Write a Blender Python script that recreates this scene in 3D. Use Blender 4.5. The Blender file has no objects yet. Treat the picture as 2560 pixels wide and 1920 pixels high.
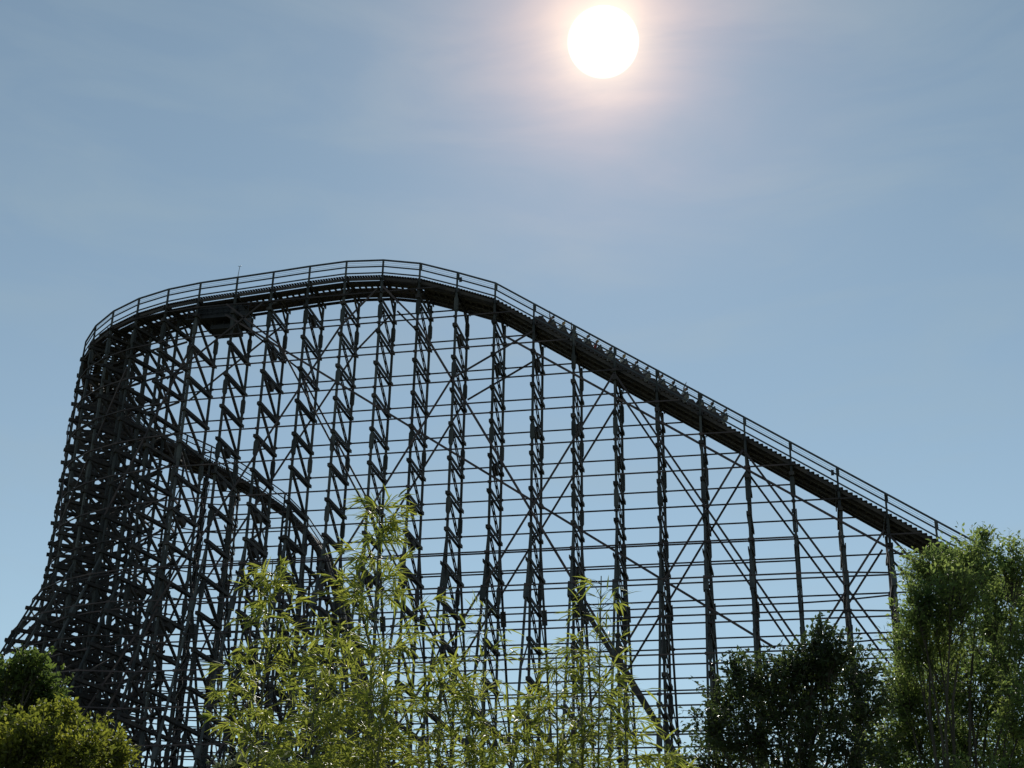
import bpy, bmesh, math, random
import numpy as np
from mathutils import Vector, Matrix

random.seed(7)
scene = bpy.context.scene
COL = scene.collection
EYE = 1.7                                   # eye height of the photographer above the ground

# ------------------------------------------------------------------ camera
F_PX, PITCH, YAW, ROLL = 3528.777, 0.436879, 0.212975, 0.0208755
_cy, _sy, _cp, _sp = math.cos(YAW), math.sin(YAW), math.cos(PITCH), math.sin(PITCH)
FWD = Vector((-_sy * _cp, _cy * _cp, _sp))
_R0 = Vector((_cy, _sy, 0.0))
_U0 = _R0.cross(FWD)
RIGHT = math.cos(ROLL) * _R0 + math.sin(ROLL) * _U0
UPV = -math.sin(ROLL) * _R0 + math.cos(ROLL) * _U0
cam = bpy.data.cameras.new("camera")
cam.sensor_width = 36.0
cam.lens = F_PX / 2560.0 * 36.0
cam.clip_start = 0.1
cam.clip_end = 6000.0
cam_ob = bpy.data.objects.new("camera", cam)
COL.objects.link(cam_ob)
m = Matrix.Identity(4)
for i in range(3):
    m[i][0], m[i][1], m[i][2] = RIGHT[i], UPV[i], -FWD[i]
m[0][3], m[1][3], m[2][3] = 0.0, 0.0, EYE
cam_ob.matrix_world = m
scene.camera = cam_ob

def at(u, v, dist):
    """world point seen at photo pixel (u, v) at a horizontal distance of dist metres"""
    d = FWD + RIGHT * ((u - 1280) / F_PX) - UPV * ((v - 960) / F_PX)
    d = d * (dist / math.hypot(d.x, d.y))
    return Vector((d.x, d.y, d.z + EYE))

# ------------------------------------------------------------------ sun, sky, exposure
SUN_DIR = Vector((-0.108187, 0.773504, 0.624490)).normalized()
SUN_EL = math.asin(SUN_DIR.z)
SUN_AZ = math.atan2(SUN_DIR.x, SUN_DIR.y)          # from +Y towards +X
sl = bpy.data.lights.new("sun", 'SUN')
sl.energy = 4.0
sl.angle = math.radians(0.5)
sl.color = (1.0, 0.95, 0.86)
so = bpy.data.objects.new("sun", sl)
so.rotation_euler = (-SUN_DIR).to_track_quat('-Z', 'Y').to_euler()
so.location = (0, 0, 120)
COL.objects.link(so)

world = bpy.data.worlds.new("World")
scene.world = world
world.use_nodes = True
wt = world.node_tree
for n in list(wt.nodes):
    wt.nodes.remove(n)
def WN(t, **kw):
    n = wt.nodes.new(t)
    for k, v in kw.items():
        setattr(n, k, v)
    return n
def wl(a, b):
    wt.links.new(a, b)
def wmath(op, a, b=None, clamp=False):
    n = WN('ShaderNodeMath', operation=op)
    n.use_clamp = clamp
    for i, x in enumerate((a, b)):
        if x is None:
            continue
        if isinstance(x, (int, float)):
            n.inputs[i].default_value = x
        else:
            wl(x, n.inputs[i])
    return n.outputs[0]
sky = WN('ShaderNodeTexSky', sky_type='NISHITA')
sky.sun_disc = False
sky.sun_elevation = SUN_EL
sky.sun_rotation = SUN_AZ
sky.altitude = 60.0
sky.air_density = 1.0
sky.dust_density = 0.0
sky.ozone_density = 1.0
hsv = WN('ShaderNodeHueSaturation')
hsv.inputs['Saturation'].default_value = 0.70
hsv.inputs['Value'].default_value = 1.0
wl(sky.outputs[0], hsv.inputs['Color'])
tc = WN('ShaderNodeTexCoord')
# thin high cirrus veil
mp = WN('ShaderNodeMapping')
mp.inputs['Scale'].default_value = (2.2, 2.2, 9.0)
mp.inputs['Rotation'].default_value = (0.25, 0.15, 0.5)
wl(tc.outputs['Generated'], mp.inputs[0])
nz = WN('ShaderNodeTexNoise')
nz.inputs['Scale'].default_value = 2.3
nz.inputs['Detail'].default_value = 5.0
nz.inputs['Roughness'].default_value = 0.55
nz.inputs['Distortion'].default_value = 0.6
wl(mp.outputs[0], nz.inputs['Vector'])
cr = WN('ShaderNodeMapRange')
cr.inputs['From Min'].default_value = 0.46
cr.inputs['From Max'].default_value = 0.78
cr.inputs['To Min'].default_value = 0.0
cr.inputs['To Max'].default_value = 0.28
wl(nz.outputs[0], cr.inputs['Value'])
mixc = WN('ShaderNodeMix', data_type='RGBA')
wl(cr.outputs[0], mixc.inputs['Factor'])
wl(hsv.outputs[0], mixc.inputs['A'])
mixc.inputs['B'].default_value = (4.6, 5.0, 5.6, 1)
bg = WN('ShaderNodeBackground')
bg.inputs['Strength'].default_value = 0.091
tint = WN('ShaderNodeMix', data_type='RGBA', blend_type='MULTIPLY')
tint.inputs['Factor'].default_value = 1.0
tint.inputs['B'].default_value = (0.865, 1.0, 0.97, 1)
wl(mixc.outputs['Result'], tint.inputs['A'])
wl(tint.outputs['Result'], bg.inputs['Color'])
# the bright aureole round the veiled sun
dp = WN('ShaderNodeVectorMath', operation='DOT_PRODUCT')
nrm = WN('ShaderNodeVectorMath', operation='NORMALIZE')
wl(tc.outputs['Generated'], nrm.inputs[0])
wl(nrm.outputs[0], dp.inputs[0])
dp.inputs[1].default_value = SUN_DIR
ang = wmath('ARCCOSINE', wmath('MINIMUM', dp.outputs['Value'], 0.9999999))
deg = wmath('MULTIPLY', ang, 180 / math.pi)
core = WN('ShaderNodeMapRange', interpolation_type='SMOOTHSTEP')
core.inputs['From Min'].default_value = 1.44
core.inputs['From Max'].default_value = 1.10
core.inputs['To Min'].default_value = 0.0
core.inputs['To Max'].default_value = 4.0
wl(deg, core.inputs['Value'])
h1 = wmath('MULTIPLY', wmath('EXPONENT', wmath('MULTIPLY', deg, -1 / 1.0)), 1.25)
h2 = wmath('MULTIPLY', wmath('EXPONENT', wmath('MULTIPLY', deg, -1 / 3.0)), 0.85)
veil = wmath('ADD', wmath('MULTIPLY', nz.outputs[0], 1.5), 0.28)
h2 = wmath('MULTIPLY', h2, veil)
h1 = wmath('MULTIPLY', h1, veil)
h3 = wmath('MULTIPLY', wmath('EXPONENT', wmath('MULTIPLY', deg, -1 / 8.0)), 0.13)
def glow(val, color):
    b = WN('ShaderNodeBackground')
    b.inputs['Color'].default_value = color
    wl(val, b.inputs['Strength'])
    return b.outputs[0]
def addsh(a, b):
    n = WN('ShaderNodeAddShader')
    wl(a, n.inputs[0]); wl(b, n.inputs[1])
    return n.outputs[0]
wo = WN('ShaderNodeOutputWorld')
s = addsh(bg.outputs[0], glow(core.outputs[0], (1, 0.97, 0.9, 1)))
s = addsh(s, glow(h1, (1, 0.92, 0.5, 1)))
s = addsh(s, glow(h2, (1, 0.42, 0.20, 1)))
s = addsh(s, glow(h3, (0.62, 0.92, 1.0, 1)))
wl(s, wo.inputs['Surface'])

scene.view_settings.view_transform = 'Standard'
scene.view_settings.look = 'None'
scene.view_settings.exposure = 0.0
scene.view_settings.gamma = 1.0
scene.render.engine = 'CYCLES'
scene.cycles.max_bounces = 6
scene.cycles.transparent_max_bounces = 4

# ------------------------------------------------------------------ materials
def new_mat(name):
    mt = bpy.data.materials.new(name)
    mt.use_nodes = True
    return mt, mt.node_tree, mt.node_tree.nodes['Principled BSDF']

def noise_mat(name, c1, c2, scale, rough=0.8, stretch=(1, 1, 1), metallic=0.0, bump=0.0, vary=0.0):
    mt, nt, p = new_mat(name)
    t = nt.nodes.new('ShaderNodeTexCoord')
    mpn = nt.nodes.new('ShaderNodeMapping')
    mpn.inputs['Scale'].default_value = stretch
    nn = nt.nodes.new('ShaderNodeTexNoise')
    nn.inputs['Scale'].default_value = scale
    nn.inputs['Detail'].default_value = 4
    rr = nt.nodes.new('ShaderNodeValToRGB')
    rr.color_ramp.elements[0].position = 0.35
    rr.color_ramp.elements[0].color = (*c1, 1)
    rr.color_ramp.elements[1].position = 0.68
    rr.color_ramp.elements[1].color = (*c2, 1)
    nt.links.new(t.outputs['Object'], mpn.inputs[0])
    nt.links.new(mpn.outputs[0], nn.inputs['Vector'])
    nt.links.new(nn.outputs[0], rr.inputs[0])
    if vary:                                   # each piece of timber has weathered differently
        oi = nt.nodes.new('ShaderNodeObjectInfo')
        mr = nt.nodes.new('ShaderNodeMapRange')
        mr.inputs['To Min'].default_value = 1.0 - vary
        mr.inputs['To Max'].default_value = 1.0 + vary
        hs = nt.nodes.new('ShaderNodeHueSaturation')
        nt.links.new(oi.outputs['Random'], mr.inputs['Value'])
        nt.links.new(mr.outputs[0], hs.inputs['Value'])
        nt.links.new(rr.outputs[0], hs.inputs['Color'])
        nt.links.new(hs.outputs[0], p.inputs['Base Color'])
    else:
        nt.links.new(rr.outputs[0], p.inputs['Base Color'])
    p.inputs['Roughness'].default_value = rough
    p.inputs['Metallic'].default_value = metallic
    if bump:
        b = nt.nodes.new('ShaderNodeBump')
        b.inputs['Strength'].default_value = bump
        nt.links.new(nn.outputs[0], b.inputs['Height'])
        nt.links.new(b.outputs[0], p.inputs['Normal'])
    return mt

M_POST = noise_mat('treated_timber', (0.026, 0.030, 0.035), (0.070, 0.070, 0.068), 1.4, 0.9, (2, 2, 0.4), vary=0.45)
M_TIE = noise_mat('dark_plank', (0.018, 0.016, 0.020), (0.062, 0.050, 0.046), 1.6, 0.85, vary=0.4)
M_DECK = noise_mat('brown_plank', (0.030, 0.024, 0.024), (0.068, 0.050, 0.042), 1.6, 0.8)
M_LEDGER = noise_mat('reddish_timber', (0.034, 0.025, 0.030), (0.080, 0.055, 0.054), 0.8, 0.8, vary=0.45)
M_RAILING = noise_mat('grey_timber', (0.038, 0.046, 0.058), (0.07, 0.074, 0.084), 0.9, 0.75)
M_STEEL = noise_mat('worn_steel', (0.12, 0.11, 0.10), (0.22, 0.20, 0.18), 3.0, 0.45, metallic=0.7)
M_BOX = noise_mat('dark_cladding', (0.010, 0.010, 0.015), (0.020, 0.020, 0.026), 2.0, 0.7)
M_CAR = noise_mat('car_paint', (0.030, 0.018, 0.017), (0.052, 0.030, 0.026), 3.0, 0.5)
M_SEAT = noise_mat('seat_vinyl', (0.020, 0.018, 0.020), (0.040, 0.034, 0.034), 5.0, 0.55)
M_GROUND = noise_mat('grass_ground', (0.045, 0.065, 0.022), (0.10, 0.105, 0.05), 0.25, 0.95, bump=0.3)
M_BARK = noise_mat('bark', (0.035, 0.028, 0.022), (0.085, 0.07, 0.055), 6.0, 0.95, (1, 1, 0.3), bump=0.4)

def leaf_mat(name, c1, c2, trans, scale=3.0, gloss=0.45, tmix=0.5):
    mt, nt, p = new_mat(name)
    t = nt.nodes.new('ShaderNodeTexCoord')
    nn = nt.nodes.new('ShaderNodeTexNoise')
    nn.inputs['Scale'].default_value = scale
    nn.inputs['Detail'].default_value = 6
    nn.inputs['Roughness'].default_value = 0.75
    rr = nt.nodes.new('ShaderNodeValToRGB')
    rr.color_ramp.elements[0].position = 0.36
    rr.color_ramp.elements[0].color = (*c1, 1)
    rr.color_ramp.elements[1].position = 0.64
    rr.color_ramp.elements[1].color = (*c2, 1)
    nt.links.new(t.outputs['Object'], nn.inputs['Vector'])
    nt.links.new(nn.outputs[0], rr.inputs[0])
    nt.links.new(rr.outputs[0], p.inputs['Base Color'])
    p.inputs['Roughness'].default_value = gloss
    tr = nt.nodes.new('ShaderNodeBsdfTranslucent')
    mx = nt.nodes.new('ShaderNodeMix')
    mx.data_type = 'RGBA'
    mx.blend_type = 'MULTIPLY'
    mx.inputs['Factor'].default_value = 1.0
    nt.links.new(rr.outputs[0], mx.inputs['A'])
    mx.inputs['B'].default_value = (*trans, 1)
    nt.links.new(mx.outputs['Result'], tr.inputs['Color'])
    ms = nt.nodes.new('ShaderNodeMixShader')
    ms.inputs[0].default_value = tmix
    out = nt.nodes['Material Output']
    nt.links.new(p.outputs[0], ms.inputs[1])
    nt.links.new(tr.outputs[0], ms.inputs[2])
    nt.links.new(ms.outputs[0], out.inputs['Surface'])
    return mt

M_BAMBOO_LEAF = leaf_mat('bamboo_leaf', (0.074, 0.100, 0.027), (0.205, 0.212, 0.056), (2.4, 2.4, 1.4), 6.0, 0.46, 0.56)
M_CULM = noise_mat('bamboo_culm', (0.05, 0.055, 0.02), (0.11, 0.10, 0.045), 5.0, 0.5)
M_LEAF_YELLOW = leaf_mat('light_leaf', (0.044, 0.074, 0.030), (0.160, 0.178, 0.064), (2.2, 2.4, 1.6), 2.0, 0.5, 0.6)
M_LEAF_DARK = leaf_mat('dark_leaf', (0.022, 0.034, 0.018), (0.055, 0.072, 0.030), (1.8, 1.9, 1.2), 1.6, 0.45, 0.45)
M_LEAF_MID = leaf_mat('mid_leaf', (0.034, 0.056, 0.022), (0.090, 0.112, 0.036), (2.2, 2.3, 1.3), 1.4, 0.5, 0.58)
M_LEAF_GOLD = leaf_mat('golden_leaf', (0.034, 0.054, 0.015), (0.165, 0.165, 0.034), (2.1, 2.15, 1.2), 1.3, 0.5, 0.6)
M_LEAF_GREY = leaf_mat('grey_leaf', (0.060, 0.075, 0.040), (0.11, 0.12, 0.07), (1.5, 1.6, 1.2), 3.0, 0.6, 0.4)

# ------------------------------------------------------------------ mesh helpers
class MB:
    """collects boxes, beams, tubes and leaves and links them as ONE mesh object"""
    def __init__(self):
        self.v = []; self.f = []; self.mi = []
    def face(self, idx, mi=0):
        self.f.append(idx); self.mi.append(mi)
    def beam(self, p, q, w, h, up=(0, 0, 1), mi=0, ext=0.0):
        p = Vector(p); q = Vector(q)
        d = q - p
        if d.length < 1e-6:
            return
        d.normalize()
        p = p - d * ext; q = q + d * ext
        up = Vector(up)
        sx = d.cross(up)
        if sx.length < 1e-4:
            sx = d.cross(Vector((1, 0, 0)))
        sx.normalize()
        uz = sx.cross(d)
        a = sx * (w / 2); b = uz * (h / 2)
        o = len(self.v)
        for c in (p, q):
            self.v += [tuple(c - a - b), tuple(c + a - b), tuple(c + a + b), tuple(c - a + b)]
        for fc in ((0, 3, 2, 1), (4, 5, 6, 7), (0, 1, 5, 4), (1, 2, 6, 5), (2, 3, 7, 6), (3, 0, 4, 7)):
            self.face([o + i for i in fc], mi)
    def box(self, c, sx, sy, sz, rz=0.0, mi=0):
        c = Vector(c)
        ax = Vector((math.cos(rz), math.sin(rz), 0))
        self.beam(c - ax * sx / 2, c + ax * sx / 2, sy, sz, mi=mi)
    def tube(self, pts, radii, n=6, mi=0, cap=True):
        pts = [Vector(p) for p in pts]
        o = len(self.v)
        for i, p in enumerate(pts):
            a = pts[max(i - 1, 0)]; b = pts[min(i + 1, len(pts) - 1)]
            d = (b - a)
            d = d.normalized() if d.length > 1e-9 else Vector((0, 0, 1))
            sx = d.cross(Vector((0.13, 0.97, 0.2)))
            if sx.length < 1e-3:
                sx = d.cross(Vector((1, 0, 0)))
            sx.normalize(); sy = d.cross(sx)
            for k in range(n):
                t = 2 * math.pi * k / n
                self.v.append(tuple(p + (sx * math.cos(t) + sy * math.sin(t)) * radii[i]))
        for i in range(len(pts) - 1):
            for k in range(n):
                k2 = (k + 1) % n
                self.face([o + i * n + k, o + i * n + k2, o + (i + 1) * n + k2, o + (i + 1) * n + k], mi)
        if cap:
            self.face([o + k for k in range(n)][::-1], mi)
            self.face([o + (len(pts) - 1) * n + k for k in range(n)], mi)
    def build(self, name, mats, parent=None, smooth=False):
        me = bpy.data.meshes.new(name)
        me.from_pydata(self.v, [], self.f)
        for mt in (mats if isinstance(mats, (list, tuple)) else [mats]):
            me.materials.append(mt)
        if any(self.mi):
            me.polygons.foreach_set('material_index', self.mi)
        if smooth:
            me.polygons.foreach_set('use_smooth', [True] * len(me.polygons))
        me.update()
        ob = bpy.data.objects.new(name, me)
        COL.objects.link(ob)
        if parent is not None:
            ob.parent = parent
            ob.matrix_parent_inverse = parent.matrix_basis.inverted()
        return ob

def empty(name, loc=(0, 0, 0)):
    o = bpy.data.objects.new(name, None)
    o.empty_display_size = 0.5
    o.location = loc
    COL.objects.link(o)
    return o

def tag(o, label, cat, group=None, kind=None):
    if label: o['label'] = label
    if cat: o['category'] = cat
    if group: o['group'] = group
    if kind: o['kind'] = kind
    return o

# ------------------------------------------------------------------ ground
g = MB()
N = 40
for i in range(N + 1):
    for j in range(N + 1):
        x = (i / N * 2 - 1); y = (j / N * 2 - 1)
        x = math.copysign(abs(x) ** 2.2, x) * 2500; y = math.copysign(abs(y) ** 2.2, y) * 2500 + 60
        g.v.append((x, y, 0.0))
for i in range(N):
    for j in range(N):
        a = i * (N + 1) + j
        g.face([a, a + N + 1, a + N + 2, a + 1])
ground = g.build('ground', M_GROUND)
ground['kind'] = 'structure'

# ================================================================== ROLLER COASTER
S = 3.0                      # bent spacing
X0, Y_NEAR, HW = 8.816, 91.28, 1.828
LV0, LVH = 51.483 + EYE, 2.6891          # height of the topmost tie level and the level spacing
YC = Y_NEAR + HW
coaster = empty('roller_coaster', (-20, YC, 0))
tag(coaster, 'tall dark timber roller coaster with long lift hill, curved summit and steep drop', 'roller coaster')

def lvl(j):
    return LV0 - LVH * j

# stations: (x, y, heading vector, handrail height, width half)
top = {0: 31.61, 10: 52.2, 11: 53.4, 12: 54.5, 13: 55.09, 14: 55.27, 15: 55.12, 16: 54.9, 17: 54.7, 18: 54.5}
def lift_z(k):
    if k <= 10:
        return 31.61 + 2.059 * k
    return top[k]
pts = []
for k in range(-13, 19):
    pts.append((X0 - S * k, YC, lift_z(k)))
pts += [(-47.85, 93.45, 54.38), (-50.45, 94.05, 54.15), (-52.9, 95.08, 53.85), (-55.0, 96.6, 53.6), (-56.8, 98.6, 53.4),
        (-58.2, 100.85, 53.2), (-59.1, 103.2, 52.8), (-59.4, 105.8, 52.0), (-58.9, 108.3, 51.3), (-57.7, 110.7, 50.8),
        (-56.0, 112.8, 50.4), (-53.8, 114.6, 49.8), (-51.2, 115.6, 48.7), (-48.4, 115.8, 47.1), (-45.6, 115.8, 45.1),
        (-43.2, 115.8, 42.7), (-41.4, 115.8, 40.2), (-40.1, 115.8, 37.0), (-39.1, 115.8, 33.5), (-37.9, 115.8, 29.5),
        (-36.4, 115.8, 24.8), (-34.5, 115.8, 19.8), (-32.2, 115.8, 15.2), (-29.5, 115.8, 11.2), (-26.6, 115.8, 8.4),
        (-23.6, 115.8, 6.8), (-20.6, 115.8, 6.3), (-17.6, 115.8, 6.2), (-14.6, 115.8, 6.6), (-11.6, 115.8, 7.8),
        (-8.6, 115.8, 9.6), (-5.6, 115.8, 11.4), (-2.6, 115.8, 13.0), (0.4, 115.8, 14.0), (3.4, 115.8, 14.2), (6.4, 115.8, 13.6)]
K0 = 13                                    # index of bent k = 0
ST = []
for i, p in enumerate(pts):
    a = pts[max(i - 1, 0)]; b = pts[min(i + 1, len(pts) - 1)]
    t = Vector((b[0] - a[0], b[1] - a[1], 0)).normalized()
    n = Vector((-t.y, t.x, 0))             # outward: left of travel
    ST.append((Vector((p[0], p[1], 0)), t, n, p[2] + EYE))
NS = len(ST)
I_TURN, I_DROP = K0 + 18, K0 + 28

def P(i, off, dz):
    """point of station i, off metres outward of the centre line, dz below the handrail top"""
    c, t, n, z = ST[i]
    return c + n * off + Vector((0, 0, z + dz))

CAP = -1.80
def add_lattice(i):
    """one bent: two columns, raking legs low down, double-plank ties and diagonals"""
    c, t, n, zr = ST[i]
    zc = zr + CAP
    r = random.Random(100 + i)
    ties = MB(); cols = [MB(), MB()]; rakes = [MB(), MB()]
    # columns, one running up as the handrail post where a handrail stands on that side
    for s, sgn in ((0, 1), (1, -1)):
        b = c + n * (HW * sgn)
        cols[s].beam((b.x, b.y, 0.0), (b.x, b.y, zc - 0.02), 0.165, 0.165, t)
        # sleeves over the splices
        heavy = i <= K0 + 7
        lv = 0.36 + (1.0 if heavy and s else 0.0)
        while lvl(lv) > 2.0:
            z = lvl(lv) if s == 0 else lvl(lv) - 0.15
            if z < zc - 0.7:
                dz = r.uniform(-.1, .1)
                sw, sh_ = (0.29, 0.60) if heavy else (0.27, 0.5)
                cols[s].beam((b.x, b.y, z - sh_ + dz), (b.x, b.y, z + sh_ + dz), sw, sw + 0.02, t)
                cols[s].beam((b.x, b.y, z - sh_ - 0.1 + dz), (b.x, b.y, z + sh_ + 0.1 + dz), sw * 0.82, sw * 0.84, t)
            lv += 2.0 if heavy else (4.0 if (i % 3 or i > I_TURN) else 2.0)
    # raking outriggers low down
    zt = min(lvl(7.15), zc - 2.5)
    for s, sgn, sl_ in ((0, 1, 0.27), (1, -1, 0.37)):
        if i > I_TURN:
            sl_ = 0.41 if s == 0 else 0.2
        if zt > 5:
            a = c + n * (sgn * HW); e = c + n * (sgn * (HW + sl_ * zt))
            rakes[s].beam((e.x, e.y, 0), (a.x, a.y, zt), 0.15, 0.15, t)
            for zz in (lvl(8.9), lvl(12.9)):
                if zz < zt - 1:
                    pm = a.lerp(e, (zt - zz) / zt)
                    dd = (e - a + Vector((0, 0, -zt))).normalized() * 0.55
                    rakes[s].beam((pm.x - dd.x, pm.y - dd.y, zz - dd.z), (pm.x + dd.x, pm.y + dd.y, zz + dd.z), 0.32, 0.34, t)
    # ties and diagonals: pairs of planks either side of the columns
    j = 0
    ox = 0.135
    prev = None
    while lvl(j) > 0.6:
        z = lvl(j)
        if z < zc - 0.25:
            o1 = HW + r.uniform(0.24, 0.36); o2 = HW + r.uniform(0.2, 0.33)
            if z < zt and (j % 4 == 0 or i > I_TURN):
                o1 = HW + (0.27 if i <= I_TURN else 0.41) * (zt - z) + 0.3
                o2 = HW + (0.37 if i <= I_TURN else 0.2) * (zt - z) + 0.3
            for sg in (-1, 1):
                a = c + n * o1 + t * (ox * sg); b = c - n * o2 + t * (ox * sg)
                ties.beam((a.x, a.y, z), (b.x, b.y, z), 0.075, 0.235)
            # bolted end blocks
            for oo in (HW + 0.2, -HW - 0.18):
                a = c + n * oo
                ties.beam((a.x, a.y, z), (a.x + n.x * 0.08, a.y + n.y * 0.08, z), 0.19, 0.28)
            zn = lvl(j + 1)
            if zn > 0.6:
                A = c + n * (HW - 0.12); B = c - n * (HW - 0.12)
                A = Vector((A.x, A.y, z - 0.16)); B = Vector((B.x, B.y, zn + 0.16))
                for sg in (-1, 1):
                    ties.beam(A + t * (0.062 * sg), B + t * (0.062 * sg), 0.055, 0.16)
                for q in (0.2, 0.4, 0.6, 0.8):
                    m0 = A.lerp(B, q); dd = (B - A).normalized() * 0.13
                    ties.beam(m0 - dd, m0 + dd, 0.066, 0.14)
                # outrigger lacing
                if z < zt:
                    for s, sgn in ((0, 1), (1, -1)):
                        sl_ = (0.27, 0.37)[s] if i <= I_TURN else (0.41, 0.2)[s]
                        A2 = c + n * (sgn * HW); B2 = c + n * (sgn * (HW + sl_ * (zt - zn)))
                        if (j + s) % 2 == 0:
                            ties.beam((A2.x, A2.y, z), (B2.x, B2.y, zn), 0.06, 0.15, n)
            if r.random() < 0.16:          # a packing board bolted over the middle of a panel
                zz = z - 0.25
                a = c + n * 0.55; b = c - n * 0.25
                ties.beam((a.x, a.y, zz), (b.x, b.y, zz - 0.3), 0.3, 0.5)
        j += 1
    # crossed lacing, a middle post and doubled ties where the track turns and drops
    if i > I_TURN:
        mid = MB()
        mid.beam((c.x, c.y, 0), (c.x, c.y, zc - 0.1), 0.17, 0.17, t)
        cols.append(mid)
        j2 = 0
        while lvl(j2 + 1) > 0.6:
            z = lvl(j2); zn = lvl(j2 + 1)
            if z < zc - 0.3:
                A = c - n * (HW - 0.12) + t * 0.22; B = c + n * (HW - 0.12) + t * 0.22
                ties.beam((A.x, A.y, z - 0.16), (B.x, B.y, zn + 0.16), 0.06, 0.17)
                if (i + j2) % 2 and i < I_DROP + 6:
                    A = c - n * (HW + 0.2) - t * 0.24; B = c + n * (HW + 0.2) - t * 0.24
                    zz = (z + zn) / 2
                    ties.beam((A.x, A.y, zz), (B.x, B.y, zz), 0.07, 0.24)
            j2 += 1
    # cap beam under the track, double plank
    for sg in (-1, 1):
        ties.beam(P(i, HW + 0.22, CAP + 0.09) + t * (0.145 * sg), P(i, -HW - 0.2, CAP + 0.09) + t * (0.145 * sg), 0.075, 0.26)
    # knee braces
    for sgn in (1, -1):
        ties.beam(P(i, HW * sgn, CAP - 1.15), P(i, 0.35 * sgn, CAP - 0.05), 0.1, 0.14, t)
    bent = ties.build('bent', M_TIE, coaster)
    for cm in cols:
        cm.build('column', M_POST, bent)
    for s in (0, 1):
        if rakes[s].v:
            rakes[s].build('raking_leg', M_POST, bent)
    return bent

last = None
for i in range(NS):
    if last is None or (ST[i][0] - ST[last][0]).length > 1.15:
        add_lattice(i)
        last = i

# ---- longitudinal ledgers, one part for every line
def ledger_runs(side, rake):
    sgn = 1 if side == 0 else -1
    j = 0
    while lvl(j) > 1.5:
        z = lvl(j) + 0.68 + 0.05 * math.sin(7.3 * j + side)
        mb = MB(); any_ = False
        for i in range(NS - 1):
            ok = []
            for q in (i, i + 1):
                zc = ST[q][3] + CAP
                zt = min(lvl(7.15), zc - 2.5)
                lim = zt - 1.1 if rake else zc + 0.25
                ok.append(z < lim)
            if not (ok[0] or ok[1]):
                continue
            pr = []
            for q in (i, i + 1):
                c, t, n, zr = ST[q]
                zt = min(lvl(7.15), zr + CAP - 2.5)
                off = HW + 0.16
                if rake:
                    sl_ = ((0.27, 0.37) if q <= I_TURN else (0.41, 0.2))[side]
                    off = HW + 0.16 + sl_ * max(zt - z, 0)
                pr.append(c + n * (sgn * off) + Vector((0, 0, z)))
            a, b = pr
            if rake and not (ok[0] and ok[1]):
                continue
            if not ok[0] or not ok[1]:      # ends where the slope of the track cuts it off
                z0 = ST[i][3] + CAP + 0.25; z1 = ST[i + 1][3] + CAP + 0.25
                f = (z - z0) / (z1 - z0)
                if not ok[0]: a = a.lerp(b, max(0, min(1, f)))
                else: b = a.lerp(b, max(0, min(1, f)))
            mb.beam(a, b, 0.075, 0.095, ext=0.02)
            if (i + j) % 2 == 0 and ok[1]:
                d = (b - a).normalized()
                mb.beam(b - d * 0.14, b + d * 0.14, 0.11, 0.18)
            any_ = True
        if any_:
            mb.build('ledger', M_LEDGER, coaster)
        j += 1
for side in (0, 1):
    ledger_runs(side, False)
    ledger_runs(side, True)

# ---- long diagonal braces in the two longitudinal planes of the lift
def liftpt(k, z, side):
    y = Y_NEAR - 0.24 if side == 0 else Y_NEAR + 2 * HW + 0.24
    return Vector((X0 - S * k, y, z + EYE))
BR = [[(7, 43.8), (1.5, 15.4)], [(7, 43.8), (12.4, 16.6)], [(4.05, 37.3), (8.6, 15.4)], [(1.1, 31.0), (4.9, 14.5)],
      [(9.0, 47.7), (10.95, 44.4)], [(11.0, 44.4), (16.4, 16.0)], [(12.95, 52.6), (11.97, 49.3), (5.8, 17.0)],
      [(13.1, 52.4), (14.0, 49.4), (20.0, 18.0)], [(15.6, 48.2), (9.6, 16.5)], [(17.2, 52.2), (15.6, 48.2)],
      [(16.2, 52.0), (18.6, 46.0)], [(1.0, 30.6), (-3.6, 12.0)], [(4.05, 37.3), (-0.5, 14.8)]]
for side in (0, 1):
    for line in BR:
        mb = MB()
        for a, b in zip(line[:-1], line[1:]):
            mb.beam(liftpt(a[0], a[1], side), liftpt(b[0], b[1], side), 0.075, 0.135)
        mb.build('brace', M_LEDGER, coaster)
for a, b in (((3.6, 23.4), (17.2, 51.3)), ((0.6, 28.9), (9.8, 47.7))):      # chords running parallel to the lift
    mb = MB()
    mb.beam(liftpt(a[0], a[1], 0) + Vector((0, 0.1, 0)), liftpt(b[0], b[1], 0) + Vector((0, 0.1, 0)), 0.085, 0.15)
    mb.build('brace', M_LEDGER, coaster)
mb = MB()
mb.beam(liftpt(7.95, 27.5, 0) + Vector((0, -0.5, 0)), liftpt(5.4, 14.6, 0) + Vector((0, -4.2, 0)), 0.22, 0.26)
tb = mb.build('brace', M_TIE, coaster)
tb['label'] = 'extra thick raking brace crossing the lower bents'
# braces among the turn and drop bents
rb = random.Random(5)
for i in range(I_TURN, NS - 12, 2):
    for sgn in (1, -1):
        zc = ST[min(i + 3, NS - 1)][3] + CAP
        ztop = min(ST[i][3] + CAP, zc) - 1.5 - rb.uniform(0, 3)
        while ztop > 8:
            zb = ztop - rb.uniform(11, 14)
            if zb < 1: zb = 1
            a = P(i, (HW + 0.24) * sgn, 0); b = P(i + 2, (HW + 0.24) * sgn, 0)
            a.z = ztop; b.z = zb
            if rb.random() < 0.5:
                a.z, b.z = b.z, a.z
            mb = MB(); mb.beam(a, b, 0.08, 0.15)
            mb.build('brace', M_LEDGER, coaster)
            ztop = zb - rb.uniform(4, 8)

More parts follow.
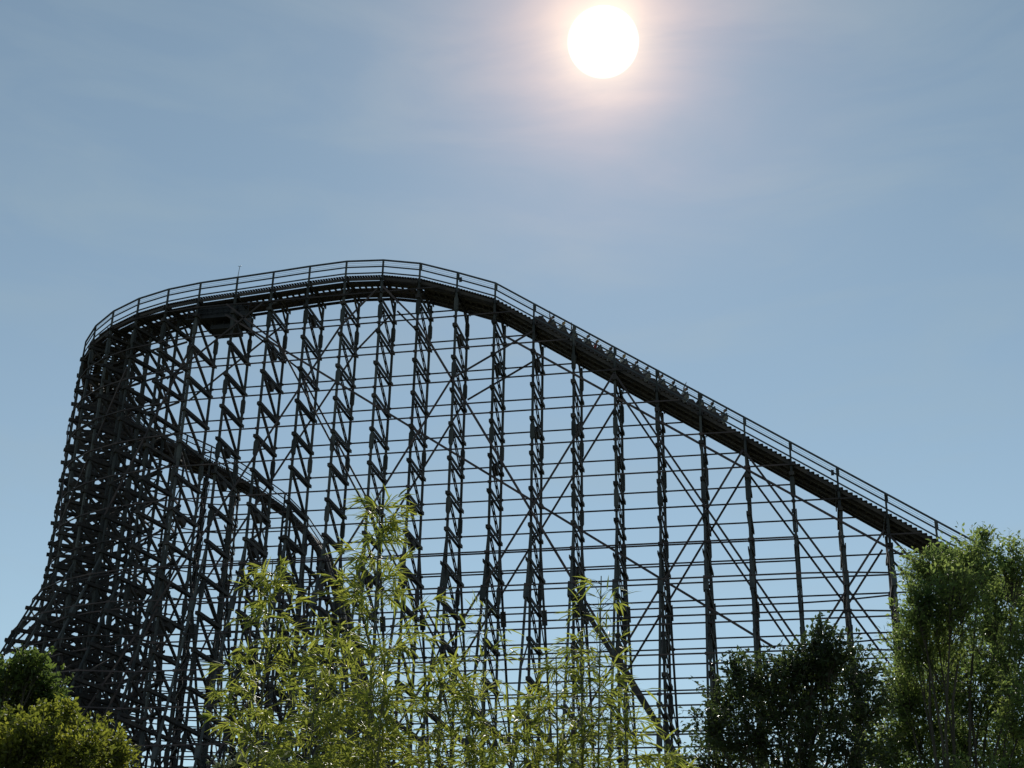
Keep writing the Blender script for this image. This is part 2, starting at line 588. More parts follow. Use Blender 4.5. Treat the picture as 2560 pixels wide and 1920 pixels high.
# ---- track, walkways and handrails
def run(name, mat, members, i0, i1, parent=coaster):
    mb = MB()
    for i in range(i0, i1):
        for off, dz, w, h in members:
            mb.beam(P(i, off, dz), P(i + 1, off, dz), w, h, ext=0.01)
    return mb.build(name, mat, parent)

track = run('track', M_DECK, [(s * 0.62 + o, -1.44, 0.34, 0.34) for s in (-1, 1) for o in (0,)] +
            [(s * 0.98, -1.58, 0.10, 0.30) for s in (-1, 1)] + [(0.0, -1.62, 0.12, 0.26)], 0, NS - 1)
for s_ in (-1, 1):                              # side boards closing the track of the turn and drop
    run('side_board', M_DECK, [(s_ * 1.12, -1.66, 0.07, 0.62), (s_ * 0.35, -1.95, 0.3, 0.24)], I_TURN + 4, NS - 10, track)
mb = MB()
for i in range(NS - 1):                       # cross ties every 0.5 m
    n = 6
    for q in range(n):
        f = (q + 0.5) / n
        a = P(i, 1.05, -1.63).lerp(P(i + 1, 1.05, -1.63), f); b = P(i, -1.05, -1.63).lerp(P(i + 1, -1.05, -1.63), f)
        tt = ST[i][1]
        mb.beam(a, b, 0.14, 0.10)
mb.build('track_tie', M_DECK, track)
for s in (-1, 1):
    run('running_rail', M_STEEL, [(s * 0.55, -1.25, 0.16, 0.05)], 0, NS - 1, track)
run('chain_trough', M_DECK, [(0, -1.36, 0.36, 0.12), (0, -1.52, 1.7, 0.05)], 0, K0 + 12, track)

for s, name in ((1, 'walkway'), (-1, 'walkway')):
    i_end = K0 + 30 if s == 1 else NS - 14
    wk = run(name, M_DECK, [(s * (HW - 0.14), -1.60, 0.06, 0.24), (s * (HW - 0.72), -1.60, 0.06, 0.24)], 0, i_end)
    tr = MB()
    for i in range(0, i_end):
        dzs = ST[i + 1][3] - ST[i][3]
        stair = abs(dzs) > 1.3
        n = 10 if stair else 14
        wz = -1.47 if stair else -1.33
        for q in range(n):
            f0, f1 = q / n, (q + 1) / n
            a0 = P(i, s * (HW - 0.06), wz).lerp(P(i + 1, s * (HW - 0.06), wz), f0)
            a1 = P(i, s * (HW - 0.06), wz).lerp(P(i + 1, s * (HW - 0.06), wz), f1)
            b0 = P(i, s * (HW - 0.78), wz).lerp(P(i + 1, s * (HW - 0.78), wz), f0)
            b1 = P(i, s * (HW - 0.78), wz).lerp(P(i + 1, s * (HW - 0.78), wz), f1)
            if stair:
                hi = max(a0.z, a1.z)
                ma = (a0 + a1) / 2; mb_ = (b0 + b1) / 2
                ma.z = mb_.z = hi - 0.02
                w = (Vector((a1.x - a0.x, a1.y - a0.y, 0))).length
                tr.beam(ma, mb_, w * 1.02, 0.05)
                # riser closes the step towards the lower tread
                lo_a, lo_b = (a0, b0) if a0.z < a1.z else (a1, b1)
                ra = Vector((lo_a.x, lo_a.y, hi - 0.15)); rb_ = Vector((lo_b.x, lo_b.y, hi - 0.15))
                tr.beam(ra, rb_, 0.04, 0.24)
            else:
                ma = (a0 + a1) / 2; mb_ = (b0 + b1) / 2
                w = (Vector((a1.x - a0.x, a1.y - a0.y, 0))).length
                tr.beam(ma, mb_, w * 0.78, 0.05)
    tr.build('tread', M_DECK, wk)

def handrail(s, i0, i1):
    hr = run('handrail', M_RAILING, [(s * HW, -0.035, 0.11, 0.11), (s * (HW + 0.02), -0.60, 0.06, 0.10), (s * (HW + 0.02), -1.16, 0.06, 0.10),
                                     (s * HW, -0.25, 0.014, 0.014), (s * HW, -0.42, 0.014, 0.014)], i0, i1)
    for i in range(i0, i1 + 1):
        c, t, n, z = ST[i]
        mb = MB()
        mb.beam(P(i, s * (HW - 0.005), CAP - 0.2), P(i, s * (HW - 0.005), -0.05), 0.12, 0.13, t)
        if i < K0 + 13:                       # splice plate on the upper part of the post
            mb.beam(P(i, s * (HW - 0.01) , -0.62) - t * 0.05, P(i, s * (HW - 0.01), -0.18) - t * 0.05, 0.16, 0.2, t)
        mb.build('handrail_post', M_POST, hr)
    return hr
hr0 = handrail(1, 0, K0 + 29)
hr1 = handrail(-1, K0 + 24, NS - 14)

# drive platform slung under the summit
def boxp(mb, x0, x1, y0, y1, z0, z1):
    mb.beam((x0, (y0 + y1) / 2, (z0 + z1) / 2 + EYE), (x1, (y0 + y1) / 2, (z0 + z1) / 2 + EYE), y1 - y0, z1 - z0)
mb = MB()
boxp(mb, -45.4, -42.0, 91.9, 91.96, 51.7, 52.7)
boxp(mb, -45.4, -42.0, 94.3, 94.36, 51.7, 52.7)
boxp(mb, -45.4, -45.34, 91.97, 94.29, 51.7, 52.7)
boxp(mb, -42.06, -42.0, 91.97, 94.29, 51.7, 52.7)
boxp(mb, -45.5, -41.9, 91.8, 94.46, 51.5, 51.69)
for k_ in range(8):                                  # cladding battens
    boxp(mb, -45.3 + 0.46 * k_, -45.2 + 0.46 * k_, 91.86, 91.895, 51.7, 52.7)
boxp(mb, -44.5, -42.4, 92.3, 94.0, 50.75, 51.1)      # motor tray hung on rods
boxp(mb, -44.1, -43.1, 92.6, 93.6, 51.105, 51.4)
for xx in (-44.4, -43.45, -42.5):
    for yy in (92.4, 93.9):
        mb.beam((xx, yy, 51.08 + EYE), (xx, yy, 51.52 + EYE), 0.09, 0.09)
for zz in (51.9, 52.3):
    mb.beam((-46.3, 91.75, zz + EYE), (-41.2, 91.75, zz + EYE), 0.05, 0.05)
for xx in (-46.3, -45.4, -42.0, -41.2):
    mb.beam((xx, 91.75, 51.5 + EYE), (xx, 91.75, 52.35 + EYE), 0.05, 0.05)
mb.beam((-46.4, 91.9, 51.45 + EYE), (-41.1, 91.9, 51.45 + EYE), 0.5, 0.07)
mb.build('drive_platform', M_BOX, coaster)
# weather mast on the handrail
mb = MB()
c = P(K0 + 17, HW, 0)
mb.tube([c, c + Vector((0.06, 0, 0.95))], [0.03, 0.022], 6)
q = c + Vector((0.06, 0, 0.95))
mb.tube([q + Vector((-0.14, 0, 0.05)), q, q + Vector((0.14, 0, 0.05))], [0.02, 0.025, 0.02], 5)
mb.build('weather_mast', M_STEEL, coaster)
for k, dx, dz in ((11, 0.28, -0.72), (2, -0.30, -0.45)):
    mb = MB()
    c = P(K0 + k, HW + 0.08, dz) + Vector((dx, 0, 0))
    mb.beam(c - Vector((0.1, 0, 0)), c + Vector((0.1, 0, 0)), 0.12, 0.36)
    mb.build('signal_box', M_BOX, coaster)

# ================================================================== TRAIN AND RIDERS
TH = math.atan2(2.059, 3.0)
TD = Vector((-math.cos(TH), 0, math.sin(TH)))        # forward = uphill
TU = Vector((math.sin(TH), 0, math.cos(TH)))
TL = TU.cross(TD)                                     # left of travel
def lift_frame(x, dperp=0.0, y=YC):
    k = (X0 - x) / S
    z = 31.61 + 2.059 * k + EYE - 1.22
    mt = Matrix.Identity(4)
    for r in range(3):
        mt[r][0], mt[r][1], mt[r][2] = TD[r], TL[r], TU[r]
    o = Vector((x, y, z)) + TU * dperp
    for r in range(3):
        mt[r][3] = o[r]
    return mt

CARX = [-17.0 + 2.715 * c for c in range(5)]          # middle seat row of every car
train = empty('coaster_train')
train.matrix_world = lift_frame(CARX[2])
tag(train, 'five car roller coaster train full of riders climbing the lift hill', 'train')
bpy.context.view_layer.update()

def car_mesh(front):
    body = MB()
    L = 2.95
    body.box((0.05, 0, 0.30), L, 1.30, 0.16)
    for sy in (-1, 1):                                # side panels with a wavy top edge
        prof = [(-1.42, 0.30), (1.50, 0.30), (1.50, 0.64), (1.20, 0.74), (0.80, 0.56), (0.50, 0.60), (0.20, 0.76),
                (-0.20, 0.56), (-0.50, 0.60), (-0.80, 0.76), (-1.15, 0.62), (-1.42, 0.78)]
        o = len(body.v); n = len(prof)
        for yy in (0.60, 0.66):
            for x, z in prof:
                body.v.append((x, yy * sy, z))
        fa = list(range(o, o + n)); fb = list(range(o + n, o + 2 * n))
        body.face(fa); body.face(fb[::-1])
        for a in range(n):
            b = (a + 1) % n
            body.face([o + a, o + b, o + n + b, o + n + a])
    if front:
        body.beam((1.5, 0, 0.52), (1.95, 0, 0.42), 1.25, 0.36, (0, 0, 1))
        body.beam((1.45, 0, 0.80), (1.78, 0, 0.66), 1.1, 0.24, (0, 0, 1))
    else:
        body.beam((1.5, 0, 0.28), (1.78, 0, 0.28), 0.14, 0.12)
    return body

def wheel_mesh():
    w = MB()
    for x in (-0.95, 1.0):
        for sy in (-1, 1):
            w.tube([(x, 0.50 * sy, 0.17), (x, 0.62 * sy, 0.17)], [0.16, 0.16], 12)
            w.beam((x, 0.56 * sy, 0.15), (x, 0.56 * sy, 0.32), 0.1, 0.12, (1, 0, 0))
    return w

def local_part(mb, name, mat, parent, loc=(0, 0, 0)):
    ob = mb.build(name, mat)
    ob.parent = parent
    ob.location = loc
    return ob
step = 2.715 / math.cos(TH)
protos = {}
for c in range(5):
    front = (c == 0)
    loc = ((2 - c) * step, 0, 0)
    car = local_part(car_mesh(front), 'car', M_CAR, train, loc)
    if front:
        car['label'] = 'leading car with a rounded nose'
    key = 'seats'
    if key not in protos:
        for row in range(3):
            x = 0.98 - row * 1.0
            sb = MB()
            sb.box((x, 0, 0.385), 0.42, 1.12, 0.10)
            for sy in (-1, 1):
                sb.beam((x - 0.25, 0.28 * sy, 0.4), (x - 0.33, 0.28 * sy, 1.02), 0.48, 0.14, (1, 0, 0))
                sb.tube([(x - 0.33, 0.28 * sy - 0.16, 1.06), (x - 0.33, 0.28 * sy + 0.16, 1.06)], [0.07, 0.07], 8)
            s_ob = local_part(sb, 'seat', M_SEAT, car)
            lb = MB()
            for sy in (-1, 1):
                lb.tube([(x + 0.40, 0.28 * sy, 0.4), (x + 0.34, 0.28 * sy, 0.68), (x + 0.24, 0.28 * sy, 0.70)], [0.025] * 3, 6)
                lb.tube([(x + 0.24, 0.28 * sy - 0.2, 0.70), (x + 0.24, 0.28 * sy + 0.2, 0.70)], [0.04, 0.04], 7)
            l_ob = local_part(lb, 'lap_bar', M_STEEL, s_ob)
            protos.setdefault('seats', []).append((s_ob, l_ob))
        protos['wheels'] = local_part(wheel_mesh(), 'wheel_set', M_STEEL, car)
    else:
        for s_ob, l_ob in protos['seats']:
            s2 = s_ob.copy(); COL.objects.link(s2); s2.parent = car
            l2 = l_ob.copy(); COL.objects.link(l2); l2.parent = s2
        w2 = protos['wheels'].copy(); COL.objects.link(w2); w2.parent = car

# riders ------------------------------------------------------------
def cloth(name, c, rough=0.85):
    return noise_mat(name, tuple(x * 0.8 for x in c), c, 9.0, rough)
SKIN = cloth('skin', (0.32, 0.20, 0.145), 0.65)
TROUSER = [cloth('denim', (0.05, 0.07, 0.13)), cloth('dark_trousers', (0.03, 0.03, 0.035)), cloth('khaki', (0.22, 0.17, 0.11))]
SHIRTS = {'white': cloth('white_shirt', (0.75, 0.74, 0.72)), 'grey': cloth('grey_shirt', (0.30, 0.30, 0.31)),
          'black': cloth('black_shirt', (0.03, 0.03, 0.035)), 'red': cloth('red_shirt', (0.35, 0.06, 0.05)),
          'blue': cloth('blue_shirt', (0.10, 0.16, 0.30)), 'pale': cloth('pale_shirt', (0.55, 0.58, 0.60)),
          'brown': cloth('brown_shirt', (0.20, 0.12, 0.08))}
HAIRS = {'dark': cloth('dark_hair', (0.03, 0.022, 0.018)), 'brown': cloth('brown_hair', (0.09, 0.055, 0.03)),
         'blond': cloth('blond_hair', (0.50, 0.34, 0.14))}

def skin_body(arms):
    """one continuous seated figure; x forward, z up, hips at the origin"""
    verts = []; edges = []; rad = []
    def v(p, r, link=None):
        verts.append(p); rad.append(r)
        if link is not None:
            edges.append((link, len(verts) - 1))
        return len(verts) - 1
    pel = v((0, 0, 0.10), (0.16, 0.12))
    sp = v((-0.03, 0, 0.28), (0.14, 0.105), pel)
    ch = v((-0.04, 0, 0.44), (0.165, 0.115), sp)
    nb = v((-0.03, 0, 0.56), (0.075, 0.065), ch)
    nk = v((-0.01, 0, 0.625), (0.055, 0.055), nb)
    h1 = v((0.015, 0, 0.70), (0.075, 0.085), nk)
    h2 = v((0.01, 0, 0.78), (0.08, 0.095), h1)
    h3 = v((0.0, 0, 0.85), (0.055, 0.065), h2)
    nose = v((0.115, 0, 0.735), (0.014, 0.016), h1)
    for sy in (-1, 1):
        v((0.0, 0.088 * sy, 0.74), (0.014, 0.02), h1)            # ear
        sh = v((-0.03, 0.19 * sy, 0.50), (0.062, 0.062), ch)
        if arms == 'up':
            el = v((0.10, 0.27 * sy, 0.70), (0.046, 0.046), sh)
            wr = v((0.12, 0.30 * sy, 0.94), (0.030, 0.030), el)
            hd = Vector((0.02, 0.01 * sy, 0.10)); base = Vector((0.12, 0.30 * sy, 0.94))
        elif arms == 'wide':
            el = v((0.04, 0.42 * sy, 0.58), (0.046, 0.046), sh)
            wr = v((0.10, 0.60 * sy, 0.70), (0.030, 0.030), el)
            hd = Vector((0.02, 0.07 * sy, 0.07)); base = Vector((0.10, 0.60 * sy, 0.70))
        else:
            el = v((0.12, 0.25 * sy, 0.27), (0.046, 0.046), sh)
            wr = v((0.32, 0.17 * sy, 0.30), (0.030, 0.030), el)
            hd = Vector((0.09, -0.02 * sy, 0.01)); base = Vector((0.32, 0.17 * sy, 0.30))
        pm = v(tuple(base + hd * 0.6), (0.036, 0.018), wr)
        side = hd.cross(Vector((0, 0, 1)) if arms == 'down' else Vector((1, 0, 0)))
        side = side.normalized() if side.length > 1e-5 else Vector((0, 1, 0))
        for f in range(4):
            off = side * ((f - 1.5) * 0.021)
            ln = (0.75, 0.95, 1.0, 0.85)[f]
            a = v(tuple(base + hd * 1.15 + off), (0.010, 0.010), pm)
            v(tuple(base + hd * (1.15 + 0.75 * ln) + off + Vector((0.005, 0, -0.012))), (0.008, 0.008), a)
        th_ = v(tuple(base + hd * 0.75 + side * 0.055), (0.010, 0.010), pm)
        hip = v((0.06, 0.10 * sy, 0.06), (0.095, 0.085), pel)
        kn = v((0.45, 0.13 * sy, 0.10), (0.066, 0.066), hip)
        an = v((0.50, 0.13 * sy, -0.30), (0.042, 0.042), kn)
        v((0.64, 0.14 * sy, -0.35), (0.040, 0.032), an)
    me = bpy.data.meshes.new('rider_skeleton')
    me.from_pydata(verts, edges, [])
    ob = bpy.data.objects.new('rider_skeleton', me)
    COL.objects.link(ob)
    md = ob.modifiers.new('skin', 'SKIN')
    sv = me.skin_vertices[0].data
    for i, r in enumerate(rad):
        sv[i].radius = r
    sv[0].use_root = True
    md.use_smooth_shade = True
    sb = ob.modifiers.new('sub', 'SUBSURF')
    sb.levels = sb.render_levels = 1
    bpy.context.view_layer.update()
    dg = bpy.context.evaluated_depsgraph_get()
    out = bpy.data.meshes.new_from_object(ob.evaluated_get(dg))
    bpy.data.objects.remove(ob)
    bpy.data.meshes.remove(me)
    return out
BODY = {a: skin_body(a) for a in ('down', 'up', 'wide')}

def hair_mesh(longh):
    bm = bmesh.new()
    bmesh.ops.create_uvsphere(bm, u_segments=14, v_segments=10, radius=1.0)
    for vv in list(bm.verts):
        x, y, z = vv.co
        if (x > 0.35 and z < 0.35) or (z < -0.35 and not longh) or (x > 0.05 and z < 0.30) or (x > 0.2 and z < 0.72):
            bm.verts.remove(vv)
    for vv in bm.verts:
        x, y, z = vv.co
        k = 1.0 + 0.06 * math.sin(9 * y + 5 * z)
        vv.co = Vector((x * 0.112 * k - 0.012, y * 0.099 * k, z * (0.125 if z > 0 else (0.22 if longh else 0.10)) * k + 0.765))
    me = bpy.data.meshes.new('hair')
    bm.to_mesh(me); bm.free()
    me.polygons.foreach_set('use_smooth', [True] * len(me.polygons))
    return me
HAIR = {True: hair_mesh(True), False: hair_mesh(False)}

def rider(x, lab, arms, shirt, hair, longh, trous, lean, y):
    me = BODY[arms].copy()
    me.materials.clear()
    for mt in (SKIN, SHIRTS[shirt], TROUSER[trous]):
        me.materials.append(mt)
    mi = []
    for p in me.polygons:
        cx, cy, cz = p.center
        if cz < 0.17 and abs(cy) < 0.26 and not (cx > 0.30 and cz > 0.2):
            mi.append(2)
        elif cz > 0.595 and abs(cy) < 0.13:
            mi.append(0)
        elif abs(cy) > 0.235 or (cx > 0.15 and cz > 0.18):
            mi.append(0)
        else:
            mi.append(1)
    me.polygons.foreach_set('material_index', mi)
    ob = bpy.data.objects.new('person', me)
    COL.objects.link(ob)
    ob.matrix_world = lift_frame(x + 0.08, 0.44, y) @ Matrix.Rotation(lean, 4, 'Y') @ Matrix.Scale(1.1, 4)
    tag(ob, lab, 'person', 'riders on the coaster train')
    hm = HAIR[longh].copy()
    hm.materials.clear(); hm.materials.append(HAIRS[hair])
    h = bpy.data.objects.new('hair', hm)
    COL.objects.link(h)
    h.parent = ob
CARN = ['leading', 'second', 'middle', 'fourth', 'last']
ROWN = ['front', 'middle', 'back']
RD = [('wide', 'brown', 'dark', False, 0, 0.0), ('down', 'white', 'blond', True, 1, 0.0), ('wide', 'black', 'brown', False, 0, 0.0),
      ('down', 'pale', 'brown', False, 1, 0.05), ('down', 'red', 'blond', False, 0, 0.25), ('down', 'white', 'brown', True, 0, 0.0),
      ('down', 'white', 'blond', True, 2, 0.12), ('down', 'grey', 'dark', False, 0, 0.0), ('down', 'pale', 'brown', False, 1, 0.1),
      ('wide', 'grey', 'brown', False, 0, 0.12), ('down', 'white', 'dark', True, 0, 0.1), ('up', 'pale', 'dark', False, 1, 0.0),
      ('wide', 'black', 'dark', False, 0, 0.05), ('down', 'white', 'dark', True, 1, 0.1), ('down', 'grey', 'brown', False, 0, 0.0)]
ARMT = {'up': 'with both arms raised', 'down': 'holding the lap bar', 'wide': 'with both arms spread wide'}
for c in range(5):
    for r_ in range(3):
        a, sh, hr_, lg, tr_, ln = RD[c * 3 + r_]
        x = CARX[c] + (r_ - 1) * math.cos(TH) * 1.0 - 0.0
        lab = 'rider in %s shirt %s, %s row of the %s car' % (sh, ARMT[a], ROWN[r_], CARN[c])
        rider(x, lab, a, sh, hr_, lg, tr_, ln, YC - 0.30)

# ================================================================== PLANTS
def leaf(mb, base, d, L, W, droop, rnd, mi=0, seg=3):
    """a folded lanceolate leaf starting at base, heading d"""
    d = Vector(d).normalized()
    sx = d.cross(Vector((0, 0, 1)))
    if sx.length < 1e-3:
        sx = Vector((1, 0, 0))
    sx.normalize()
    sx = Matrix.Rotation(rnd.uniform(-1.0, 1.0), 3, d) @ sx
    nn = sx.cross(d)
    o = len(mb.v)
    prof = (0.10, 0.92, 0.72, 0.0) if seg == 3 else (0.12, 1.0, 0.0)
    p = Vector(base); dd = d.copy()
    for q in range(seg + 1):
        w = W * 0.5 * prof[q]
        if q == seg:
            mb.v.append(tuple(p))
        else:
            mb.v += [tuple(p - sx * w + nn * w * 0.35), tuple(p), tuple(p + sx * w + nn * w * 0.35)]
        dd = (dd + Vector((0, 0, -droop))).normalized()
        p = p + dd * (L / seg)
    for q in range(seg):
        a = o + q * 3
        if q < seg - 1:
            mb.face([a, a + 1, a + 4, a + 3], mi); mb.face([a + 1, a + 2, a + 5, a + 4], mi)
        else:
            mb.face([a, a + 1, a + 3], mi); mb.face([a + 1, a + 2, a + 3], mi)

def bamboo(top_px, dist, lab, spread, seed, dens=1.0, taper=0.85, sparse_top=0.0, low=0.6):
    r = random.Random(seed)
    top_ = at(top_px[0], top_px[1], dist)
    H = top_.z
    base = Vector((top_.x + r.uniform(-.12, .12), top_.y + r.uniform(-.1, .25), 0))
    root = empty('bamboo', base)
    tag(root, lab, 'bamboo', 'bamboo in front of the coaster')
    culm = MB(); fol = MB()
    def axis(f):
        p = base.lerp(Vector((top_.x, top_.y, H)), f)
        p += Vector((0.05 * math.sin(3 * f + seed), 0.04 * math.cos(4 * f + seed), 0)) * (1 - f)
        return p
    n = 16
    culm.tube([axis(i / n) for i in range(n + 1)], [0.013 * (1 - 0.85 * i / n) + 0.0012 for i in range(n + 1)], 7)
    z = low
    while z < H - 0.05:
        f = z / H
        depth = H - z
        p = axis(f)
        culm.tube([p - Vector((0, 0, 0.006)), p + Vector((0, 0, 0.006))], [0.016 * (1 - 0.8 * f) + 0.002] * 2, 7)
        nb = 6
        blen = min(spread, 0.09 + spread * (depth / 1.25) ** taper)
        for b in range(nb):
            az = r.uniform(0, 2 * math.pi)
            el = r.uniform(0.35, 1.15)
            d = Vector((math.cos(az) * math.cos(el), math.sin(az) * math.cos(el), math.sin(el)))
            L = blen * r.uniform(0.35, 1.15)
            pts_ = [p]; dd = d.copy(); q = p.copy()
            ns = 6
            for s_ in range(ns):
                dd = (dd + Vector((0, 0, -0.10))).normalized()
                q = q + dd * (L / ns)
                pts_.append(q.copy())
            culm.tube(pts_, [0.0028 * (1 - 0.12 * s_) for s_ in range(ns + 1)], 3, cap=False)
            nl = int(max(5, (5 + 24 * L) * dens))
            if depth < 0.35 and sparse_top:
                nl = max(2, int(nl * (1 - sparse_top)))
            for l_ in range(nl):
                u = r.uniform(0.15, 1.0) ** 0.7 if l_ > 3 else 1.0
                fi = u * ns
                a = int(min(fi, ns - 1)); bp = pts_[a].lerp(pts_[a + 1], fi - a)
                ld = (pts_[a + 1] - pts_[a]).normalized()
                ld = ld * 0.9 + Vector((r.gauss(0, .55), r.gauss(0, .55), r.gauss(-0.16, .40)))
                leaf(fol, bp, ld, r.uniform(0.06, 0.145), r.uniform(0.009, 0.016), r.uniform(0.02, 0.22), r)
        z += r.uniform(0.07, 0.11)
    culm.build('culm', M_CULM, root)
    fol.build('foliage', M_BAMBOO_LEAF, root)

bamboo((952, 1236), 8.0, 'tallest bamboo, in the middle of the row, its tip well above the others', 0.44, 11, 1.6, taper=1.0)
bamboo((682, 1400), 8.3, 'tall bamboo at the left end of the row, before the dense lattice', 0.36, 12, 1.5, taper=0.95)
bamboo((1215, 1500), 8.6, 'thin bamboo with sparse tip between the tallest bamboo and the right hand clump', 0.34, 13, 0.6, sparse_top=0.5)
bamboo((1503, 1440), 8.4, 'slim sparse bamboo with a bare whip tip at the right of the row', 0.36, 14, 0.55, sparse_top=0.75)
bamboo((1452, 1590), 8.1, 'bushy bamboo just left of the bare whip tip', 0.42, 15, 0.8)
bamboo((1105, 1660), 7.7, 'short leafy bamboo to the lower right of the tallest one', 0.48, 16, 1.3)
bamboo((845, 1560), 8.5, 'bamboo filling the gap left of the tallest one', 0.42, 17, 1.2)
bamboo((790, 1700), 7.6, 'low bamboo standing before the left tall bamboo', 0.42, 18, 1.25)
bamboo((1310, 1770), 8.2, 'low sparse bamboo under the thin sparse tipped one', 0.46, 19, 1.0)
bamboo((1560, 1730), 8.0, 'rightmost bamboo, low, with a spray leaning over the ledgers', 0.46, 20, 1.1)
bamboo((1390, 1640), 8.0, 'medium bamboo between the thin sparse tipped one and the bushy one', 0.42, 22, 1.0)
bamboo((1180, 1720), 7.9, 'low bamboo right of the short leafy one', 0.45, 23, 1.2)
bamboo((1660, 1850), 8.4, 'very low bamboo at the foot of the dark glossy tree', 0.4, 24, 0.9)
bamboo((960, 1700), 7.4, 'low dense bamboo at the foot of the tallest one', 0.46, 21, 1.35)

def tree(name, lab, cat, base, trunk_h, trunk_r, blobs, leaf_len, leaf_w, mat, seed, group=None, twigs=60, lpt=12, seg=2, spread_up=0.3, twig_len=0.5):
    """blobs: (centre, radius xyz, weight)"""
    r = random.Random(seed)
    base = Vector(base)
    root = empty(name, base)
    tag(root, lab, cat, group)
    tk = MB(); fol = MB()
    top_ = base + Vector((r.uniform(-.2, .2), r.uniform(-.2, .2), trunk_h))
    ax = [base.lerp(top_, f) + Vector((0.12 * math.sin(5 * f + seed), 0.1 * math.cos(4 * f + seed), 0)) * f for f in [i / 6 for i in range(7)]]
    tk.tube(ax, [trunk_r * (1.25 - 0.6 * i / 6) if i else trunk_r * 1.5 for i in range(7)], 10)
    for c, rr, wgt in blobs:
        c = Vector(c)
        s0 = ax[r.choice((3, 4, 5, 6))]
        mid = s0.lerp(c, 0.5) + Vector((r.uniform(-.2, .2), r.uniform(-.2, .2), 0.12 * (c - s0).length))
        lp = [s0, s0.lerp(mid, 0.5) + Vector((0, 0, .05)), mid, mid.lerp(c, 0.55), c]
        tk.tube(lp, [trunk_r * 0.26, trunk_r * 0.2, trunk_r * 0.15, trunk_r * 0.10, trunk_r * 0.05], 6)
        nt_ = int(twigs * wgt)
        for w in range(nt_):
            v = Vector((r.gauss(0, 1), r.gauss(0, 1), r.gauss(0, 1))).normalized()
            rad = r.uniform(0.25, 1.0) ** 0.45
            if r.random() < 0.28: rad *= r.uniform(1.05, 1.5)
            e = c + Vector((v.x * rr[0], v.y * rr[1], v.z * rr[2])) * rad
            st = lp[3].lerp(c, r.random()).lerp(e, r.uniform(0.0, 0.45))
            d = (e - st)
            if d.length < 1e-3: continue
            tl = min(d.length, twig_len * r.uniform(0.7, 1.5))
            st2 = e - d.normalized() * tl
            if r.random() < 0.55:
                tk.tube([st, st.lerp(e, 0.5) + Vector((0, 0, 0.03)), e], [trunk_r * 0.045, trunk_r * 0.03, trunk_r * 0.012], 4, cap=False)
            for l_ in range(lpt):
                u = r.uniform(0.0, 1.0)
                bp = st2.lerp(e, u) + Vector((r.gauss(0, .03), r.gauss(0, .03), r.gauss(0, .03)))
                ld = d.normalized() * 0.6 + Vector((r.gauss(0, .7), r.gauss(0, .7), r.gauss(-0.1, .6) + spread_up))
                leaf(fol, bp, ld, leaf_len * r.uniform(0.65, 1.25), leaf_w * r.uniform(0.7, 1.2), r.uniform(0, 0.3), r, seg=seg)
    tk.build('trunk', M_BARK, root)
    fol.build('crown', mat, root)
    return root

def blobs_px(lst, dist, rnd_depth=0.8, seed=0):
    r = random.Random(seed)
    out = []
    for u, v, ru, rv, w in lst:
        dd = dist + r.uniform(-rnd_depth, rnd_depth)
        c = at(u, v, dd)
        sc = (c - Vector((0, 0, EYE))).length / F_PX
        out.append((c, (ru * sc, (ru + rv) / 2 * sc, rv * sc), w))
    return out

# big light-green tree on the right
D1 = 21.0
bl = blobs_px([(2325, 1405, 75, 50, 0.8), (2385, 1420, 70, 60, 0.7), (2430, 1390, 85, 60, 0.9), (2455, 1335, 26, 30, 0.22), (2535, 1395, 50, 60, 0.6), (2380, 1470, 120, 75, 1.0),
               (2295, 1500, 70, 65, 0.6), (2500, 1500, 110, 90, 1.3), (2340, 1570, 110, 85, 0.9), (2280, 1600, 70, 80, 0.7), (2450, 1600, 120, 90, 1.1),
               (2560, 1620, 90, 110, 0.9), (2330, 1690, 110, 80, 1.0), (2255, 1715, 75, 85, 0.8), (2460, 1720, 130, 90, 1.0), (2570, 1760, 100, 100, 0.9),
               (2280, 1800, 110, 80, 1.0), (2420, 1830, 130, 80, 1.1), (2200, 1850, 70, 70, 0.7), (2560, 1880, 110, 90, 1.0), (2340, 1920, 140, 80, 1.1),
               (2480, 1960, 140, 80, 0.9), (2220, 1950, 80, 70, 0.6)], D1, 1.3, 3)
bl = [(c_, r_, w_ * (1.2 if c_.z < at(2400, 1640, D1).z else 1.0)) for c_, r_, w_ in bl]
b0 = at(2400, 1900, D1)
tree('broadleaf_tree', 'large light green leafy tree at the right, hiding the foot of the lift hill', 'tree', (b0.x, b0.y, 0), 2.6, 0.12, bl,
     0.085, 0.034, M_LEAF_YELLOW, 31, 'trees in front of the coaster', twigs=150, lpt=13, spread_up=0.1, twig_len=0.4)
# dark glossy tree left of it
D2 = 17.0
bl = blobs_px([(2045, 1575, 42, 40, 0.45), (2095, 1620, 65, 45, 0.8), (1840, 1650, 50, 42, 0.45), (1985, 1650, 80, 45, 0.7), (1915, 1675, 95, 55, 1.0), (2050, 1670, 100, 65, 1.2),
               (2150, 1660, 65, 60, 0.7), (2190, 1740, 60, 70, 0.7), (1830, 1740, 80, 60, 0.9), (1950, 1750, 120, 75, 1.5), (2090, 1760, 120, 80, 1.4), (1770, 1800, 60, 45, 0.5),
               (1860, 1830, 110, 70, 1.3), (2000, 1850, 130, 80, 1.4), (2140, 1860, 100, 80, 1.0), (1780, 1890, 90, 50, 0.8), (1690, 1900, 55, 28, 0.35),
               (1920, 1930, 140, 70, 1.0), (2080, 1950, 130, 70, 0.9)], D2, 0.6, 4)
b0 = at(1970, 1880, D2)
tree('broadleaf_tree', 'dark glossy leafed tree with a ragged top, left of the large light green tree', 'tree', (b0.x, b0.y, 0), 2.6, 0.13, bl,
     0.070, 0.038, M_LEAF_DARK, 32, 'trees in front of the coaster', twigs=84, lpt=12, spread_up=0.1, twig_len=0.3)
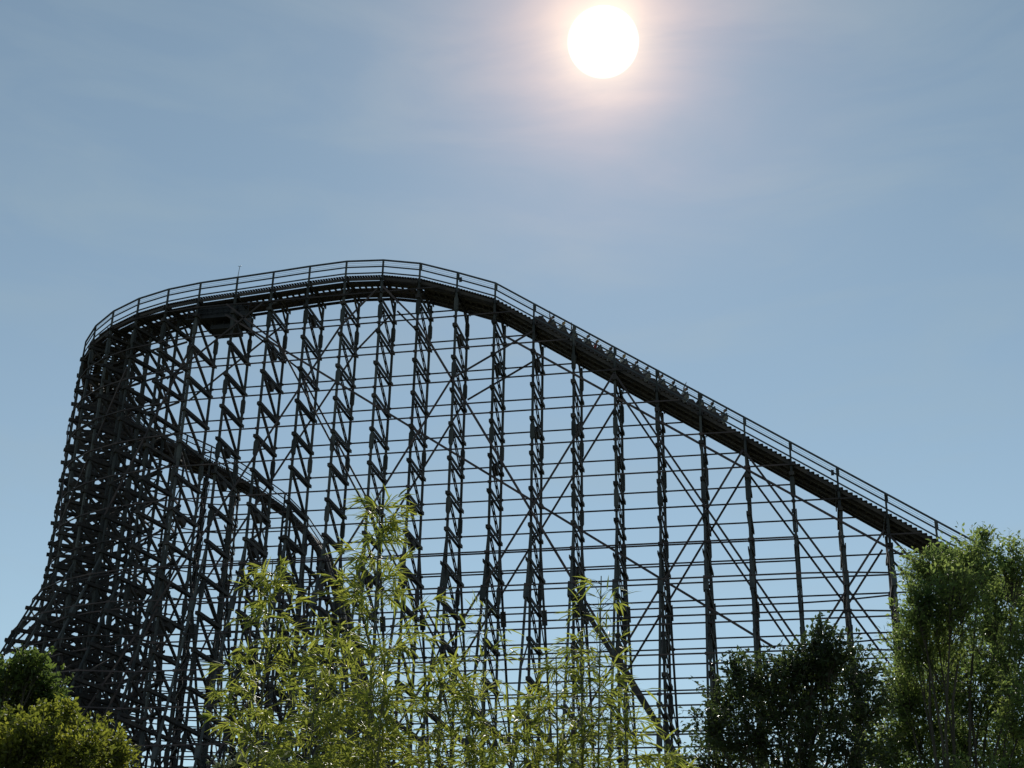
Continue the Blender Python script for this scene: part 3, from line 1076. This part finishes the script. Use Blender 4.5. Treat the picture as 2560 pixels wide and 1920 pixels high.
# left edge: dark tree and golden lower tree
D3 = 24.0
bl = blobs_px([(70, 1660, 55, 38, 0.8), (10, 1690, 60, 60, 0.9), (110, 1710, 60, 55, 1.0), (40, 1770, 90, 70, 1.2), (120, 1800, 60, 60, 0.8),
               (-60, 1720, 70, 70, 0.9), (-50, 1840, 90, 80, 0.9), (60, 1880, 100, 80, 0.9)], D3, 0.8, 5)
b0 = at(20, 1850, D3)
tree('broadleaf_tree', 'dark green tree at the far left edge, in front of the raking legs', 'tree', (b0.x, b0.y, 0), 3.0, 0.17, bl,
     0.09, 0.055, M_LEAF_MID, 33, 'trees in front of the coaster', twigs=110, lpt=12, twig_len=0.35)
D4 = 15.0
bl = blobs_px([(20, 1795, 45, 30, 0.5), (150, 1785, 50, 32, 0.7), (195, 1815, 46, 32, 0.6), (90, 1830, 90, 55, 1.2), (200, 1860, 80, 50, 1.1),
               (285, 1860, 40, 35, 0.6), (305, 1900, 35, 40, 0.5), (110, 1768, 24, 22, 0.2), (175, 1765, 20, 20, 0.18), (245, 1815, 26, 26, 0.25), (20, 1870, 80, 60, 1.0), (130, 1910, 110, 50, 1.1), (250, 1930, 80, 50, 0.8),
               (-60, 1850, 70, 70, 0.7), (60, 1960, 120, 50, 0.8)], D4, 0.5, 6)
b0 = at(120, 1900, D4)
tree('broadleaf_tree', 'yellow green rounded tree in the lower left corner, before the dark green one', 'tree', (b0.x, b0.y, 0), 2.0, 0.12, bl,
     0.055, 0.034, M_LEAF_GOLD, 34, 'trees in front of the coaster', twigs=100, lpt=12, twig_len=0.26)
# grey-green shrub at the bottom edge
D5 = 9.5
bl = blobs_px([(640, 1905, 45, 22, 0.8), (575, 1925, 45, 20, 0.7), (700, 1925, 50, 22, 0.7), (640, 1960, 110, 40, 1.2)], D5, 0.3, 7)
b0 = at(640, 1915, D5)
tree('leafy_shrub', 'small grey green shrub at the foot of the left tall bamboo', 'shrub', (b0.x, b0.y, 0), 2.2, 0.04, bl,
     0.035, 0.016, M_LEAF_GREY, 35, None, twigs=110, lpt=12, twig_len=0.12)
